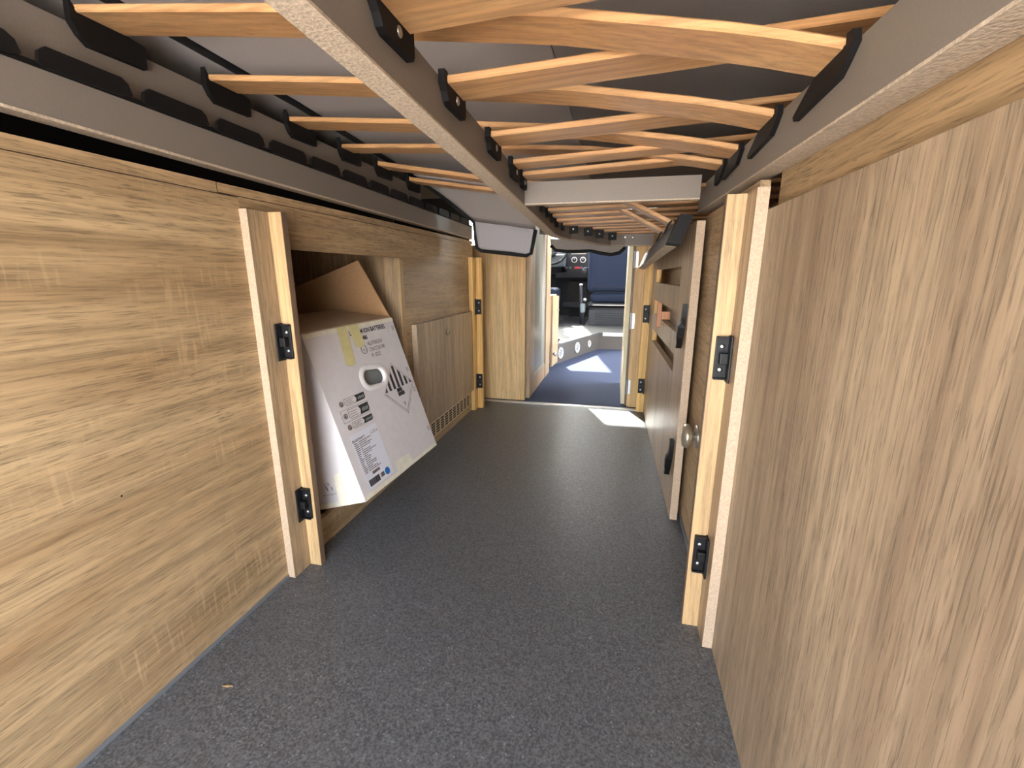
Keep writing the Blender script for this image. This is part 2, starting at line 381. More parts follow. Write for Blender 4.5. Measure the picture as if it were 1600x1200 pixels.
# ---- corner posts with catches
def screw(parent, c, ax, r=.0045):
    bm = bm_new(); lathe(bm, c, ax, [(r * .6, -.001), (r, .0), (r, .001), (r * .7, .0022), (r * .25, .0024)], 14)
    s = obj('screw', bm, 'steel', parent, smooth=True)
    return s
def catch(parent, xa, s, y, z0, z1, big=True):
    """black catch in the corner of a post; s=+1 grows to +x from the face xa, mounted on a face at y facing -y"""
    w = .024 if big else .03
    bm = bm_new()
    xs = sorted((xa + s * .001, xa + s * w))
    box(bm, xs[0], xs[1], y - .005, y, z0, z1, bev=.0015)
    fl = sorted((xa + s * .0005, xa + s * .004)); box(bm, fl[0], fl[1], y - .024, y - .001, z0 - .003, z1 + .002, bev=.001)
    zm = (z0 + z1) / 2
    for za, zb in ((z0, z0 + .003), (z1 - .003, z1)): box(bm, xs[0], xs[1], y - .011, y - .001, za, zb, bev=.0008)
    c = obj('catch', bm, 'black', parent, label='black plastic catch with two bright screws')
    bm = bm_new(); bs = sorted((xa + s * .004, xa + s * (w - .006)))
    box(bm, bs[0], bs[1], y - .018, y - .004, zm - .010, zm + .010, bev=.002); obj('catch_block', bm, 'black', c)
    xm = xa + s * (w * .58)
    for zz in (z0 + (z1 - z0) * .23, z0 + (z1 - z0) * .77): screw(c, (xm, y - .0052, zz), (0, -1, 0))
    return c
def post(name, label, xw, s, y, h, group, yb=.835):
    """xw = wall face; s = direction into the tunnel"""
    t = thing(name, label, 'post', (xw, y, 0), group)
    xs = sorted((xw, xw + s * .0175)); fl = bxo('flat_board', (xs[0], xs[1], y, yb + .015, 0, h), 'oak_z', t, bev=.0006)
    bxo('edge_band', (xs[0] - .0001, xs[1] + .0001, y - .0012, y, 0.001, h), 'chip', fl)
    xs = sorted((xw + s * .0177, xw + s * .0475)); up = bxo('upright_board', (xs[0], xs[1], yb, yb + .017, 0, h), 'oak_pale', t, bev=.0006)
    xe = xw + s * .0475; xs = sorted((xe, xe + s * .0008)); bxo('side_face', (xs[0], xs[1], yb + .001, yb + .0165, 0, h), 'oak_dark', up)
    for z0, z1 in ((.131, .209), (.521, .597)): catch(t, xw + s * .0175, s, yb, z0, z1)
    return t
post('corner_post', 'oak-effect corner post with two black catches beside the open carton compartment', XL, 1, .778, .826, 'corner posts with black catches', .833)
post('corner_post', 'oak-effect corner post with two black catches at the end of the upright-grained panel', XR, -1, .782, .828, 'corner posts with black catches', .835)

# ---- right: wall, big panel, capping
wr = thing('wall_right', 'tall oak-effect side panel with upright grain and a rail above it', 'cabinet wall', (XR, 0.3, 0), kind='structure')
bxo('panel', (XR, XR + .016, -.65, .782, 0.0, .796), 'oak_grey', wr, bev=.0005)
bxo('rear_board', (.2415, .2575, -.65, .835, 0.0, .905), 'oak_y', wr)
bxo('rear_board', (.216, .232, .852, 1.40, 0.0, .850), 'oak_y', wr)
bxo('rear_board', (.216, .232, 1.40, 2.42, 0.0, .80), 'oak_y', wr)
bxo('top_board', (.2575, 1.0, -.65, 2.42, .80, .82), 'oak_y', wr)
bxo('baseboard', (.212, .216, .86, 1.25, 0.0, .018), 'bluegrey', wr, label='thin blue-grey sealing bead along the floor')
k = thing('round_knob', 'round brushed metal knob on the board behind the corner post', 'knob', (.216, 1.15, .30))
bm = bm_new(); lathe(bm, (.216, 1.15, .30), (-1, 0, 0), [(.012, 0), (.012, .012), (.024, .015), (.031, .021), (.031, .028), (.026, .034), (.012, .037), (.002, .0375)], 28)
obj('knob_body', bm, 'brass', k, smooth=True)
bm = bm_new(); lathe(bm, (.216, 1.15, .30), (-1, 0, 0), [(.030, 0), (.030, .003), (.02, .005)], 28); obj('rose_plate', bm, 'alu', k, smooth=True)

# ---- right: door board with three cut-outs
def cx(y): return .183 - .021 * (y - 1.25)
db = thing('cabinet_door', 'grey oak-effect door board with three long finger cut-outs', 'door board', (.19, 1.25, 0))
cuts = [(.668, .724), (.530, .592), (.408, .462)]
CY0, CY1, DY1 = 1.44, 2.14, 2.31
def slab(bm, y0, y1, z0, z1, t0=0.0, t1=.02):
    hexa(bm, [(cx(y0) + t0, y0, z0), (cx(y0) + t1, y0, z0), (cx(y1) + t1, y1, z0), (cx(y1) + t0, y1, z0),
              (cx(y0) + t0, y0, z1), (cx(y0) + t1, y0, z1), (cx(y1) + t1, y1, z1), (cx(y1) + t0, y1, z1)])
bm = bm_new()
slab(bm, 1.25, CY0, .004, .832); slab(bm, CY1, DY1, .004, .832)
zz = [.004] + [v for c in reversed(cuts) for v in c] + [.832]
for i in range(0, len(zz), 2): slab(bm, CY0, CY1, zz[i], zz[i + 1])
obj('door_leaf', bm, 'oak_z', db)
bm = bm_new(); slab(bm, 1.2485, 1.25, .004, .832, -.0002, .0202); obj('edge_band', bm, 'chip', db)
for z0, z1 in cuts:
    bm = bm_new(); slab(bm, CY1 - .002, CY1 - .0005, z0, z1, .0, .02); obj('cut_edge', bm, 'pine', db, label='pale edge of a cut-out')
def pull(name, z0, z1, y0, lab):
    bm = bm_new()
    sec = []
    n = 9
    for i in range(n):
        t = i / (n - 1); z = z1 + (z0 - z1) * t
        y = y0 + .005 + .05 * t * t * .9; wdt = (.026 if t < .3 else .034 if t < .72 else .018); d = .005 + (.006 if t < .5 else .012 if t < .8 else .009)
        x = cx(y) - .0005
        sec.append([(x, y, z), (x, y + wdt, z), (x - d, y + wdt * .85, z), (x - d, y + wdt * .15, z)])
    sweep(bm, sec)
    sec = []
    return obj(name, bm, 'black', db, label=lab)
pull('latch_handle', .500, .625, 1.262, 'black plastic latch with a curved tongue')
pull('latch_handle', .110, .235, 1.275, 'black plastic latch with a curved tongue')
# T peg in the middle cut-out
pg = thing('wooden_peg', 'reddish wooden cross peg poking out of the middle cut-out', 'peg', (.15, 1.85, .53))
bxo('cross_bar', (.150, .164, 1.775, 1.80, .508, .598), 'peach', pg, bev=.001)
bxo('stem', (.1642, cx(1.7)+.022, 1.765, 1.80, .538, .568), 'peach', pg, bev=.001)

# ---- pine battens and catches at the end of the tunnel
t = thing('pine_batten', 'pine batten with two black catches at the end of the storage cabinet', 'batten', (-.72, 2.2, 0), 'pine battens by the threshold')
bxo('flat_batten', (XL + .0005, XL + .022, 2.165, 2.24, 0, .785), 'pine', t, bev=.001)
bxo('upright_batten', (XL + .0225, XL + .050, 2.215, 2.24, 0, .785), 'pine', t, bev=.001)
for z0, z1 in ((.115, .19), (.505, .58)): catch(t, XL + .020, 1, 2.215, z0, z1, False)
t = thing('pine_batten', 'knotty pine batten with two black catches behind the door board', 'batten', (.15, 2.33, 0), 'pine battens by the threshold')
bxo('flat_batten', (.155, .20, 2.335, 2.36, 0, .80), 'pine', t, bev=.001)
bxo('upright_batten', (.124, .1545, 2.335, 2.36, 0, .80), 'pine', t, bev=.001)
for z0, z1 in ((.105, .18), (.470, .555)): catch(t, .158, -1, 2.335, z0, z1, False)

# ================================================================== BATTERY CARTON
BW, BH, BD = .40, .452, .40
ct = thing('battery_carton', 'white printed battery carton tipped back in the open compartment, flaps up', 'carton', (-.607, .934, .129),
           rot=Euler((math.radians(1.079), math.radians(-18.089), math.radians(-4.822)), 'XYZ'))
ORG[ct] = Vector((0, 0, 0))
def loc_obj(name, bm, mat, parent=None, **k): return obj(name, bm, mat, parent or ct, local=True, **k)
HU, HV = .211, .2935          # grip centre on the front face
def stadium(cu, cv, L, r, ang, n=10):
    pts = []
    for k in range(n + 1):
        a = -math.pi / 2 + math.pi * k / n; pts.append((L / 2 + r * math.cos(a), r * math.sin(a)))
    for k in range(n + 1):
        a = math.pi / 2 + math.pi * k / n; pts.append((-L / 2 + r * math.cos(a), r * math.sin(a)))
    ca, sa = math.cos(ang), math.sin(ang)
    return [(cu + x * ca - y * sa, cv + x * sa + y * ca) for x, y in pts]
# front sheet with a hole for the grip
T = .006
hole = stadium(HU, HV, .050, .022, -.10)
bm = bm_new()
U0, U1, V0, V1 = .130, .292, .240, .347                 # window of the sheet round the grip, filled by a ring
for r_ in ((0, BW, 0, V0), (0, BW, V1, BH), (0, U0, V0, V1), (U1, BW, V0, V1)): box(bm, -T, 0, r_[0], r_[1], r_[2], r_[3])
def edge_pt(u, v):
    du_, dv_ = u - HU, v - HV; c_ = []
    if abs(du_) > 1e-9: c_.append(((U1 if du_ > 0 else U0) - HU) / du_)
    if abs(dv_) > 1e-9: c_.append(((V1 if dv_ > 0 else V0) - HV) / dv_)
    return (HU + du_ * min(c_), HV + dv_ * min(c_))
angs = sorted([math.atan2(v - HV, u - HU) for u, v in hole] + [math.atan2(v - HV, u - HU) for u in (U0, U1) for v in (V0, V1)])
def hole_pt(a_):
    # point of the stadium outline in direction a_
    d_ = Vector((math.cos(a_), math.sin(a_))); best = None
    for i in range(len(hole)):
        p_, q_ = Vector(hole[i]) - Vector((HU, HV)), Vector(hole[(i + 1) % len(hole)]) - Vector((HU, HV)); e_ = q_ - p_
        den = d_.x * e_.y - d_.y * e_.x
        if abs(den) < 1e-12: continue
        t_ = (p_.x * e_.y - p_.y * e_.x) / den; k_ = (p_.x * d_.y - p_.y * d_.x) / den
        if t_ > 0 and -1e-6 <= k_ <= 1 + 1e-6: best = t_
    return (HU + d_.x * best, HV + d_.y * best)
for i in range(len(angs)):
    a0, a1 = angs[i], angs[(i + 1) % len(angs)]
    if abs(a1 - a0) < 1e-5: continue
    h0, h1 = hole_pt(a0), hole_pt(a1)
    e0, e1 = edge_pt(HU + math.cos(a0), HV + math.sin(a0)), edge_pt(HU + math.cos(a1), HV + math.sin(a1))
    bm.faces.new([bm.verts.new((-.0001, *p_)) for p_ in (h0, h1, e1, e0)])
box(bm, -BD, -T - .0001, 0, T, 0, BH)          # left side sheet
box(bm, -BD, -T - .0001, BW - T, BW, 0, BH)
box(bm, -BD, -BD + T, T, BW - T, 0, BH)
box(bm, -BD, -T - .0001, T, BW - T, 0, T)
body = loc_obj('carton_body', bm, 'card_w')
bxl = lambda name, b, mat, parent=None, bev=0, **k: (lambda bm: (box(bm, *b, bev=bev), loc_obj(name, bm, mat, parent, **k))[1])(bm_new())
bxl('inner_pack', (-.30, -.026, .03, BW - .03, .01, .40), 'inside_grey', label='grey battery pack behind the hand hole')
# flaps
def flap(name, p0, p1, u, L, mat, th=.004, label=None):
    p0, p1, u = Vector(p0), Vector(p1), Vector(u).normalized()
    nrm = (p1 - p0).normalized().cross(u)
    bm = bm_new(); prism(bm, [p0, p1, p1 + u * L, p0 + u * L], nrm * th); return loc_obj(name, bm, mat, label=label)
a = math.radians(108)
flap('flap', (-.004, BW - .003, BH), (-BD, BW - .003, BH), (0, math.cos(a), math.sin(a)), .20, 'card_b', label='brown flap standing upright')
a = math.radians(24)
flap('flap', (-.002, .004, BH), (-.002, BW - .006, BH), (-math.cos(a), 0, math.sin(a)), .20, 'card_tan', label='taped front flap folded half down')
flap('flap', (-BD + .004, .03, BH), (-BD + .004, BW - .04, BH), (-.25, 0, 1), .17, 'card_w')
bm = bm_new(); sec = []; y_, z_ = .050, BH + .030
for i in range(9):
    t_ = i / 8; an = math.radians(82 - 60 * t_ ** 3)
    if i: y_ += .0165 * math.cos(an) ; z_ += .0165 * math.sin(an)
    sec.append([(-.055, y_, z_), (-.105, y_, z_), (-.105, y_ + .003 * math.sin(an), z_ + .003), (-.055, y_ + .003 * math.sin(an), z_ + .003)])
sweep(bm, sec); loc_obj('flap', bm, 'card_tan', label='narrow curled cardboard strip')
# grip ring
bm = bm_new()
so_ = stadium(HU, HV, .058, .038, -.10); si = stadium(HU, HV, .050, .022, -.10)
mid = stadium(HU, HV, .054, .032, -.10)
sec = [[(x, u, v) for u, v in ring] for ring, x in ((so_, .0003), (mid, .0035), (stadium(HU, HV, .050, .026, -.10), .0035), (si, .0012), (si, -.007))]
sweep(bm, sec, cap=False); loc_obj('hand_grip', bm, 'handle_w', body, smooth=True, label='white plastic hand grip ring')
# printed marks (thin, on the front face)
E_ = .0004
def quadp(bm, pts, x=E_, th=.0003): prism(bm, [(x, u, v) for u, v in pts], (th, 0, 0))
def rect(bm, u0, u1, v0, v1, x=E_): quadp(bm, [(u0, v0), (u1, v0), (u1, v1), (u0, v1)], x)
def text(s, u, v, size, mat='ink', parent=None, bold=0.0, side=False, xs=1.0, name='printed_line'):
    cu = bpy.data.curves.new('txt', 'FONT'); cu.body = s; cu.size = size; cu.offset = bold; cu.resolution_u = 2
    o = bpy.data.objects.new('txt', cu); C.objects.link(o)
    dg = bpy.context.evaluated_depsgraph_get(); me = bpy.data.meshes.new_from_object(o.evaluated_get(dg))
    C.objects.unlink(o); bpy.data.objects.remove(o)
    for vt in me.vertices:
        a_, b_ = vt.co.x * xs, vt.co.y
        vt.co = (.0010, u + a_, v + b_) if not side else (u + a_, -.0008, v + b_)
    me.name = name; me.materials.clear(); me.materials.append(M[mat])
    q = bpy.data.objects.new(name, me); C.objects.link(q); q.parent = parent or body; ORG[q] = Vector((0, 0, 0)); return q
text('LITHIUM ION BATTERIES', .170, .4235, .0185, bold=.0004, xs=.86)
text('UN 3480', .186, .4035, .0175, bold=.0004, xs=.86)
text('4G/Y30/S/24', .232, .3840, .0165, 'ink_brown', xs=.86)
text('CN/C530188', .232, .3660, .0165, 'ink_brown', xs=.86)
text('PI: 0222', .232, .3480, .0165, 'ink_brown', xs=.86)
bm = bm_new(); torus(bm, (.0006, .209, .377), (1, 0, 0), .0125, .0007, 24, 6); loc_obj('circle_mark', bm, 'ink', body)
text('n', .2045, .372, .016)
# tape
bm = bm_new()
quadp(bm, [(.128, BH), (.120, .40), (.112, .352), (.122, .344), (.134, .342), (.150, .346), (.152, .352), (.160, .400), (.168, BH)], .0016)
loc_obj('tape_strip', bm, 'tape', body, label='long yellowed tape strip')
bm = bm_new(); quadp(bm, [(.176, BH), (.178, .39), (.196, .384), (.218, .392), (.219, .42), (.220, BH)], .0016)
loc_obj('tape_strip', bm, 'tape', body, label='short yellowed tape strip')
bm = bm_new(); prism(bm, [(.001, .0, .440), (.001, .40, .440), (.001, .40, .452), (.001, .0, .452)], (.0003, 0, 0)); loc_obj('tape_strip', bm, 'tape_clear', body)
bm = bm_new(); quadp(bm, [(.0, .0), (.40, .0), (.40, .012), (.245, .010), (.240, .036), (.165, .044), (.160, .012), (.0, .014)], .0006)
loc_obj('tape_strip', bm, 'tape_clear', body, label='shiny packing tape along the lower edge')
bm = bm_new(); prism(bm, [(-.005, -.0006, 0), (-.20, -.0006, 0), (-.20, -.0006, .012), (-.085, -.0006, .014), (-.070, -.0006, .086), (-.006, -.0006, .104)], (0, .0003, 0))
loc_obj('tape_strip', bm, 'tape_clear', body)
# hazard diamond: seven stripes over a 9
du, dv, dr = .309, .230, .083
dm = thing('x', 'x', 'x'); bpy.data.objects.remove(dm)
bm = bm_new()
def diamond_edge(bm, r, wd, dash=None, half=None):
    cs = [(du, dv + r), (du + r, dv), (du, dv - r), (du - r, dv)]
    for i in range(4):
        if half == 'low' and i in (0, 3): continue
        a_, b_ = Vector(cs[i]), Vector(cs[(i + 1) % 4]); L = (b_ - a_).length; d = (b_ - a_) / L; nn = Vector((-d.y, d.x)) * wd / 2
        segs = [(0, L)] if not dash else [(k * dash, min(L, k * dash + dash * .6)) for k in range(int(L / dash) + 1)]
        for s0, s1 in segs:
            if s1 - s0 < 1e-4: continue
            p, q = a_ + d * s0, a_ + d * s1
            quadp(bm, [tuple(p - nn), tuple(q - nn), tuple(q + nn), tuple(p + nn)])
diamond_edge(bm, dr, .0011, .008); diamond_edge(bm, dr - .008, .0010, None, 'low')
hz = loc_obj('hazard_diamond', bm, 'ink', body, label='diamond hazard mark with black stripes over a nine')
bm = bm_new()
for i in range(7):
    uc = du + (i - 3) * .0232; hw = .0058; top = lambda u: dv + (dr - .006) - abs(u - du); lo = dv + .004
    if top(uc) - lo < .004:
        sg = 1 if uc > du else -1
        quadp(bm, [(uc - .006, lo), (uc + .006, lo), (uc - sg * .006, lo + .014)]) ; continue
    quadp(bm, [(uc - hw, lo), (uc + hw, lo), (uc + hw, max(lo + .001, top(uc + hw))), (uc, top(uc) if i == 3 else max(top(uc - hw), top(uc + hw)) - hw), (uc - hw, max(lo + .001, top(uc - hw)))])
loc_obj('stripes', bm, 'ink', hz)
bm = bm_new()
for i in range(7):
    uo = du - .017 + (i % 4) * .009; vo = dv - .022 + (i // 4) * .013
    box(bm, .0005, .0009, uo, uo + .008, vo, vo + .012)
box(bm, .0005, .0009, du - .012, du - .004, dv - .008, dv + .001); box(bm, .0005, .0009, du + .004, du + .011, dv - .008, dv - .003)
loc_obj('battery_symbol', bm, 'ink', hz)
text('9', du - .006, dv - .058, .021, parent=hz)
# three recycling marks
for i, (v0, v1) in enumerate(((.247, .266), (.211, .236), (.184, .201))):
    bm = bm_new(); vm, hh = (v0 + v1) / 2, (v1 - v0) / 2
    torus(bm, (.0005, .042, vm), (1, 0, 0), .0062, .0011, 16, 5)
    box(bm, .0004, .0008, .040, .044, vm - .004, vm + .003)
    pts = [(.056, vm - hh * .6), (.062, vm - hh), (.100, vm - hh), (.106, vm), (.100, vm + hh), (.056, vm + hh)]
    for k_ in range(6):
        a_, b_ = Vector(pts[k_]), Vector(pts[(k_ + 1) % 6]); d = (b_ - a_).normalized(); nn = Vector((-d.y, d.x)) * .0005
        quadp(bm, [tuple(a_ - nn), tuple(b_ - nn), tuple(b_ + nn), tuple(a_ + nn)])
    for k_ in range(3): rect(bm, .062, .092 - .006 * (k_ % 2), vm - hh * .6 + k_ * hh * .5, vm - hh * .6 + k_ * hh * .5 + .0012)
    if i == 1:
        for b in ((.028, .142, .207, .2078), (.028, .142, .2395, .2403), (.028, .0288, .207, .2403), (.1412, .142, .207, .2403)): rect(bm, *b)
    rk = loc_obj('recycling_mark', bm, 'ink_brown', body)
    bm = bm_new(); quadp(bm, [(.099, vm - hh), (.136, vm - hh), (.141, vm - hh * .5), (.141, vm + hh), (.099, vm + hh), (.105, vm)]); loc_obj('dark_field', bm, 'ink', rk)
    bm = bm_new()
    for k_ in range(4): rect(bm, .111 + k_ * .007, .115 + k_ * .007, vm - hh * .5, vm + hh * (.2 + .15 * (k_ % 2)), .0008)
    loc_obj('field_print', bm, 'inside_grey', rk)
# shipping label
bm = bm_new(); rect(bm, .028, .143, .018, .172, .0005); lb = loc_obj('paper_label', bm, 'label', body, label='printed white paper label with bar codes')
text('GROWATT', .039, .1515, .0085, 'ink', lb, bold=.0002)
bm = bm_new(); torus(bm, (.0011, .0335, .1545), (1, 0, 0), .0030, .0009, 14, 5); loc_obj('logo_mark', bm, 'ink', lb)
text('LCD-2', .108, .1500, .0115, 'ink', lb)
bm = bm_new()
random.seed(11)
v = .146
while v > .062:
    rect(bm, .033, .033 + random.choice((.010, .013, .016)), v, v + .0021, .0010)
    u = .052; ue = .058 + random.random() * .055
    while u < ue: wd = .004 + random.random() * .009; rect(bm, u, min(ue, u + wd), v, v + .0021, .0010); u += wd + .0015
    v -= .0052
loc_obj('small_print', bm, 'ink_brown', lb, kind='stuff')
def bars(u0, u1, v0, v1, mat='ink_brown'):
    bm = bm_new(); u = u0
    while u < u1: wd = random.choice((.0006, .001, .0016)); rect(bm, u, u + wd, v0, v1, .0010); u += wd + random.choice((.0006, .001))
    loc_obj('bar_code', bm, mat, lb)
bars(.060, .092, .050, .058); bars(.036, .082, .024, .042, 'ink'); bars(.088, .104, .028, .040)
bm = bm_new(); cyl(bm, (.0010, .119, .034), (1, 0, 0), .0105, .0006, 24); loc_obj('round_sticker', bm, 'blue_dot', body, label='round blue sticker')
# corner marks along the right edge
for vv in (.41, .27, .20, .06):
    for k_ in range(2):
        bm = bm_new(); quadp(bm, [(.380 + k_ * .007, vv), (.3815 + k_ * .007, vv), (.3835 + k_ * .007, vv + .016), (.382 + k_ * .007, vv + .016)]); loc_obj('edge_mark', bm, 'ink_brown', body)
# little person pictogram on the left side
bm = bm_new(); torus(bm, (-.098, -.0006, .066), (0, 1, 0), .004, .0006, 14, 5)
for p in ((-.107, -.105, .048, .060), (-.091, -.089, .048, .058), (-.110, -.1085, .052, .070)): box(bm, p[0], p[1], -.0008, -.0004, p[2], p[3])
loc_obj('pictogram', bm, 'ink', body)
text('Notice of equipment', -.128, .036, .0055, 'ink', side=True)

# ================================================================== BED FRAMES
def beam(bm, path, s, th, h):
    """rail swept along path of (x,y,z_bottom of the tunnel-side face); s = side on which the thickness lies (left normal * s)"""
    P = [Vector(p) for p in path]; sec = []
    for i, p in enumerate(P):
        d = (P[min(i + 1, len(P) - 1)] - P[max(i - 1, 0)]); d.z = 0; d.normalize()
        nn = Vector((-d.y, d.x, 0)) * s * th
        z = Vector((0, 0, h)); sec.append([p, p + nn, p + nn + z, p + z])
    sweep(bm, sec)
def slat(bm, xs, y0f, wd, zf, th=.010):
    """xs list of x; y0f(x) near edge; zf(x) top of the near edge"""
    sec = []
    for x in xs:
        y, z, c = y0f(x), zf(x), .002
        sec.append([(x, y + c, z - th), (x, y, z - th + c), (x, y, z - c), (x, y + c, z), (x, y + wd - c, z), (x, y + wd, z - c), (x, y + wd, z - th + c), (x, y + wd - c, z - th)])
    sweep(bm, sec)
def interp(tab, x):
    for (a_, b_), (c_, d_) in zip(tab, tab[1:]):
        if x <= c_ or (c_, d_) == tab[-1]:
            t_ = (x - a_) / (c_ - a_); return b_ + (d_ - b_) * t_
def lin_x(a_, b_, n=14): return [a_ + (b_ - a_) * i / (n - 1) for i in range(n)]

# --- frame A: middle rail with round end, cross bar, slats rising to the right
zA = lambda y: .921 - .0375 * y
A = thing('slatted_bed_frame', 'grey slatted bed frame with a rounded end, felt-edged middle rail and cross bar', 'bed frame', (-.26, 1.2, .86), 'interleaved bed frames')
pathA = [(-.248, y, zA(y)) for y in (-.60, .6, 1.2, 1.6, 1.80)] + [(-.236, 1.90, zA(1.9)), (-.205, 1.99, zA(1.99)), (-.15, 2.07, zA(2.07)), (-.10, 2.18, zA(2.18)), (-.045, 2.26, zA(2.26)), (.02, 2.28, zA(2.28)), (.15, 2.28, zA(2.28))]
bm = bm_new(); beam(bm, [(x, y, z + .003) for x, y, z in pathA], 1, .030, .058); ra = obj('middle_rail', bm, 'grey', A)
bm = bm_new(); beam(bm, pathA, 1, .033, .003); obj('felt_strip', bm, 'felt', ra)
bm = bm_new(); hexa(bm, [(-.247, 1.20, zA(1.2) + .003), (.178, 1.205, zA(1.2) + .003), (.178, 1.225, zA(1.2) + .003), (-.247, 1.22, zA(1.2) + .003),
                         (-.247, 1.20, zA(1.2) + .054), (.178, 1.205, zA(1.2) + .054), (.178, 1.225, zA(1.2) + .054), (-.247, 1.22, zA(1.2) + .054)])
cbar = obj('cross_bar', bm, 'grey', A)
bm = bm_new(); hexa(bm, [(-.247, 1.20, zA(1.2)), (.178, 1.205, zA(1.2)), (.178, 1.228, zA(1.2)), (-.247, 1.223, zA(1.2)),
                         (-.247, 1.20, zA(1.2) + .003), (.178, 1.205, zA(1.2) + .003), (.178, 1.228, zA(1.2) + .003), (-.247, 1.223, zA(1.2) + .003)]); obj('felt_strip', bm, 'felt', cbar)
bm = bm_new(); beam(bm, [(.75, -.60, .98), (.75, 2.2, .93)], -1, .03, .06); obj('outer_rail', bm, 'grey', A)
profA = [(-.25, .064), (-.1, .070), (.3, .088), (.75, .095)]
yA = [.462, .640, .855, 1.032]
def holderA(x, y, z, ln, sx=1, scr=True, parent=A):
    bm = bm_new(); t0, t1 = (x, x + .009 * sx)
    pts = [(y - .004, z + .068), (y - .004, z + .052), (y + .004, z + .044), (y + .010, z + .034), (y + .018, z + .030), (y + ln - .004, z + .030), (y + ln, z + .036), (y + ln, z + .060), (y + ln - .012, z + .062), (y + .012, z + .062), (y + .008, z + .068)]
    prism(bm, [(t0 + .0004 * sx, a_, b_) for a_, b_ in pts], (.009 * sx, 0, 0))
    h_ = obj('slat_holder', bm, 'rubber', parent)
    if scr:
        bm = bm_new(); lathe(bm, (x + .0095 * sx, y + ln * .55, z + .045), (sx, 0, 0), [(.003, -.001), (.0058, 0), (.0052, .0012), (.001, .0016)], 14); obj('screw', bm, 'steel', h_, smooth=True)
    return h_
for y in yA + [1.14]:
    holderA(-.248, y - .006, zA(y), .082 if y < 1.1 else .055)
for y in yA + [1.135]:
    bm = bm_new(); wd = .068 if y < 1 else .058
    slat(bm, lin_x(-.244, .76), lambda x, y=y: y, wd, lambda x, y=y: zA(y) + interp(profA, x)); obj('slat', bm, 'beech', A)
for i, y in enumerate((1.32, 1.43, 1.54, 1.65, 1.76, 1.86)):
    bm = bm_new(); slat(bm, lin_x(-.244 if y < 1.82 else -.24, .60), lambda x, y=y: y, .060, lambda x, y=y: zA(y) + .052 + .02 * (x + .25)); obj('slat', bm, 'beech', A)
    holderA(-.248 if y < 1.82 else -.236, y - .006, zA(y) - .006, .062, scr=False)
# slats over the rounded end: holders face the viewer
for i, (xh, yh) in enumerate(((-.205, 1.955), (-.150, 2.035), (-.105, 2.13), (-.050, 2.215))):
    z = zA(yh)
    bm = bm_new(); slat(bm, lin_x(xh + .004, .60), lambda x, y=yh: y, .055, lambda x, z=z, xh=xh: z + .058 + .012 * (x - xh)); obj('slat', bm, 'beech', A)
    bm = bm_new(); box(bm, xh - .006, xh + .030, yh - .010, yh - .0005, z + .020, z + .056, bev=.002); h_ = obj('slat_holder', bm, 'rubber', A)
    screw(h_, (xh + .011, yh - .0105, z + .038), (0, -1, 0), .004)
for xx in (.02, .055): screw(A, (xx, 2.279, zA(2.28) + .04), (0, -1, 0), .006)

# --- frame B: right rail, left upper rail, slats rising to the left
zB = lambda y: .838 + .023 * y
Bf = thing('slatted_bed_frame', 'slatted bed frame whose felt-edged rail lies along the upright-grained panel', 'bed frame', (.2, .7, .85), 'interleaved bed frames')
bm = bm_new(); beam(bm, [(.207, -.60, zB(-.60) + .003), (.207, 1.42, zB(1.42) + .003)], -1, .030, .062); rb = obj('side_rail', bm, 'grey', Bf)
bm = bm_new(); beam(bm, [(.2065, -.60, zB(-.60)), (.2065, 1.42, zB(1.42))], -1, .034, .003); obj('felt_strip', bm, 'felt', rb)
z2 = lambda y: 1.030 - .016 * (y - .55)
bm = bm_new(); beam(bm, [(-.764, -.60, z2(-.60) - .058), (-.764, 1.72, z2(1.72) - .058)], 1, .028, .070); r2 = obj('upper_rail', bm, 'grey', Bf)
bm = bm_new(); beam(bm, [(-.763, -.60, z2(-.60) - .066), (-.763, 1.72, z2(1.72) - .066)], 1, .030, .008); obj('felt_strip', bm, 'felt', r2)
yBr = [.555, .765, .965, 1.10]; yBl = [.565, .777, .987, 1.19, 1.38, 1.60]
profB = [(-.762, 1.066), (-.45, 1.030), (-.213, 1.000), (-.095, .985), (.119, .944), (.205, .922)]
for i in range(4):
    yl, yr = yBl[i], yBr[i]
    dz = (-.006 * i)
    f = lambda x, yl=yl, yr=yr: yl + (yr - yl) * (x + .762) / .967
    bm = bm_new(); slat(bm, lin_x(-.760, .203, 18), f, .068 if i < 3 else .060, lambda x, i=i: interp(profB, x) + (.010 * i * (x + .76) / .97 * .5) - .006 * i * (.2 - x) / .97); obj('slat', bm, 'beech', Bf)
    z = zB(yr)
    bm = bm_new(); ln = .125 if i < 3 else .07
    pts = [(yr - .016, z + .072), (yr - .020, z + .060), (yr - .006, z + .048), (yr + .008, z + .039), (yr + ln - .004, z + .034), (yr + ln, z + .040), (yr + .068, z + .064), (yr - .004, z + .064), (yr - .002, z + .074)]
    prism(bm, [(.2068, a_, b_) for a_, b_ in pts], (-.007, 0, 0)); obj('slat_holder', bm, 'rubber', Bf)
for i, y in enumerate(yBl):
    z = z2(y); bm = bm_new()
    pts = [(y - .006, z + .042), (y - .008, z + .012), (y, z - .002), (y + .012, z - .012), (y + .094, z - .010), (y + .096, z + .022), (y + .07, z + .026), (y + .0, z + .030)]
    prism(bm, [(-.7636, a_, b_) for a_, b_ in pts], (.010, 0, 0)); obj('slat_holder', bm, 'rubber', Bf)
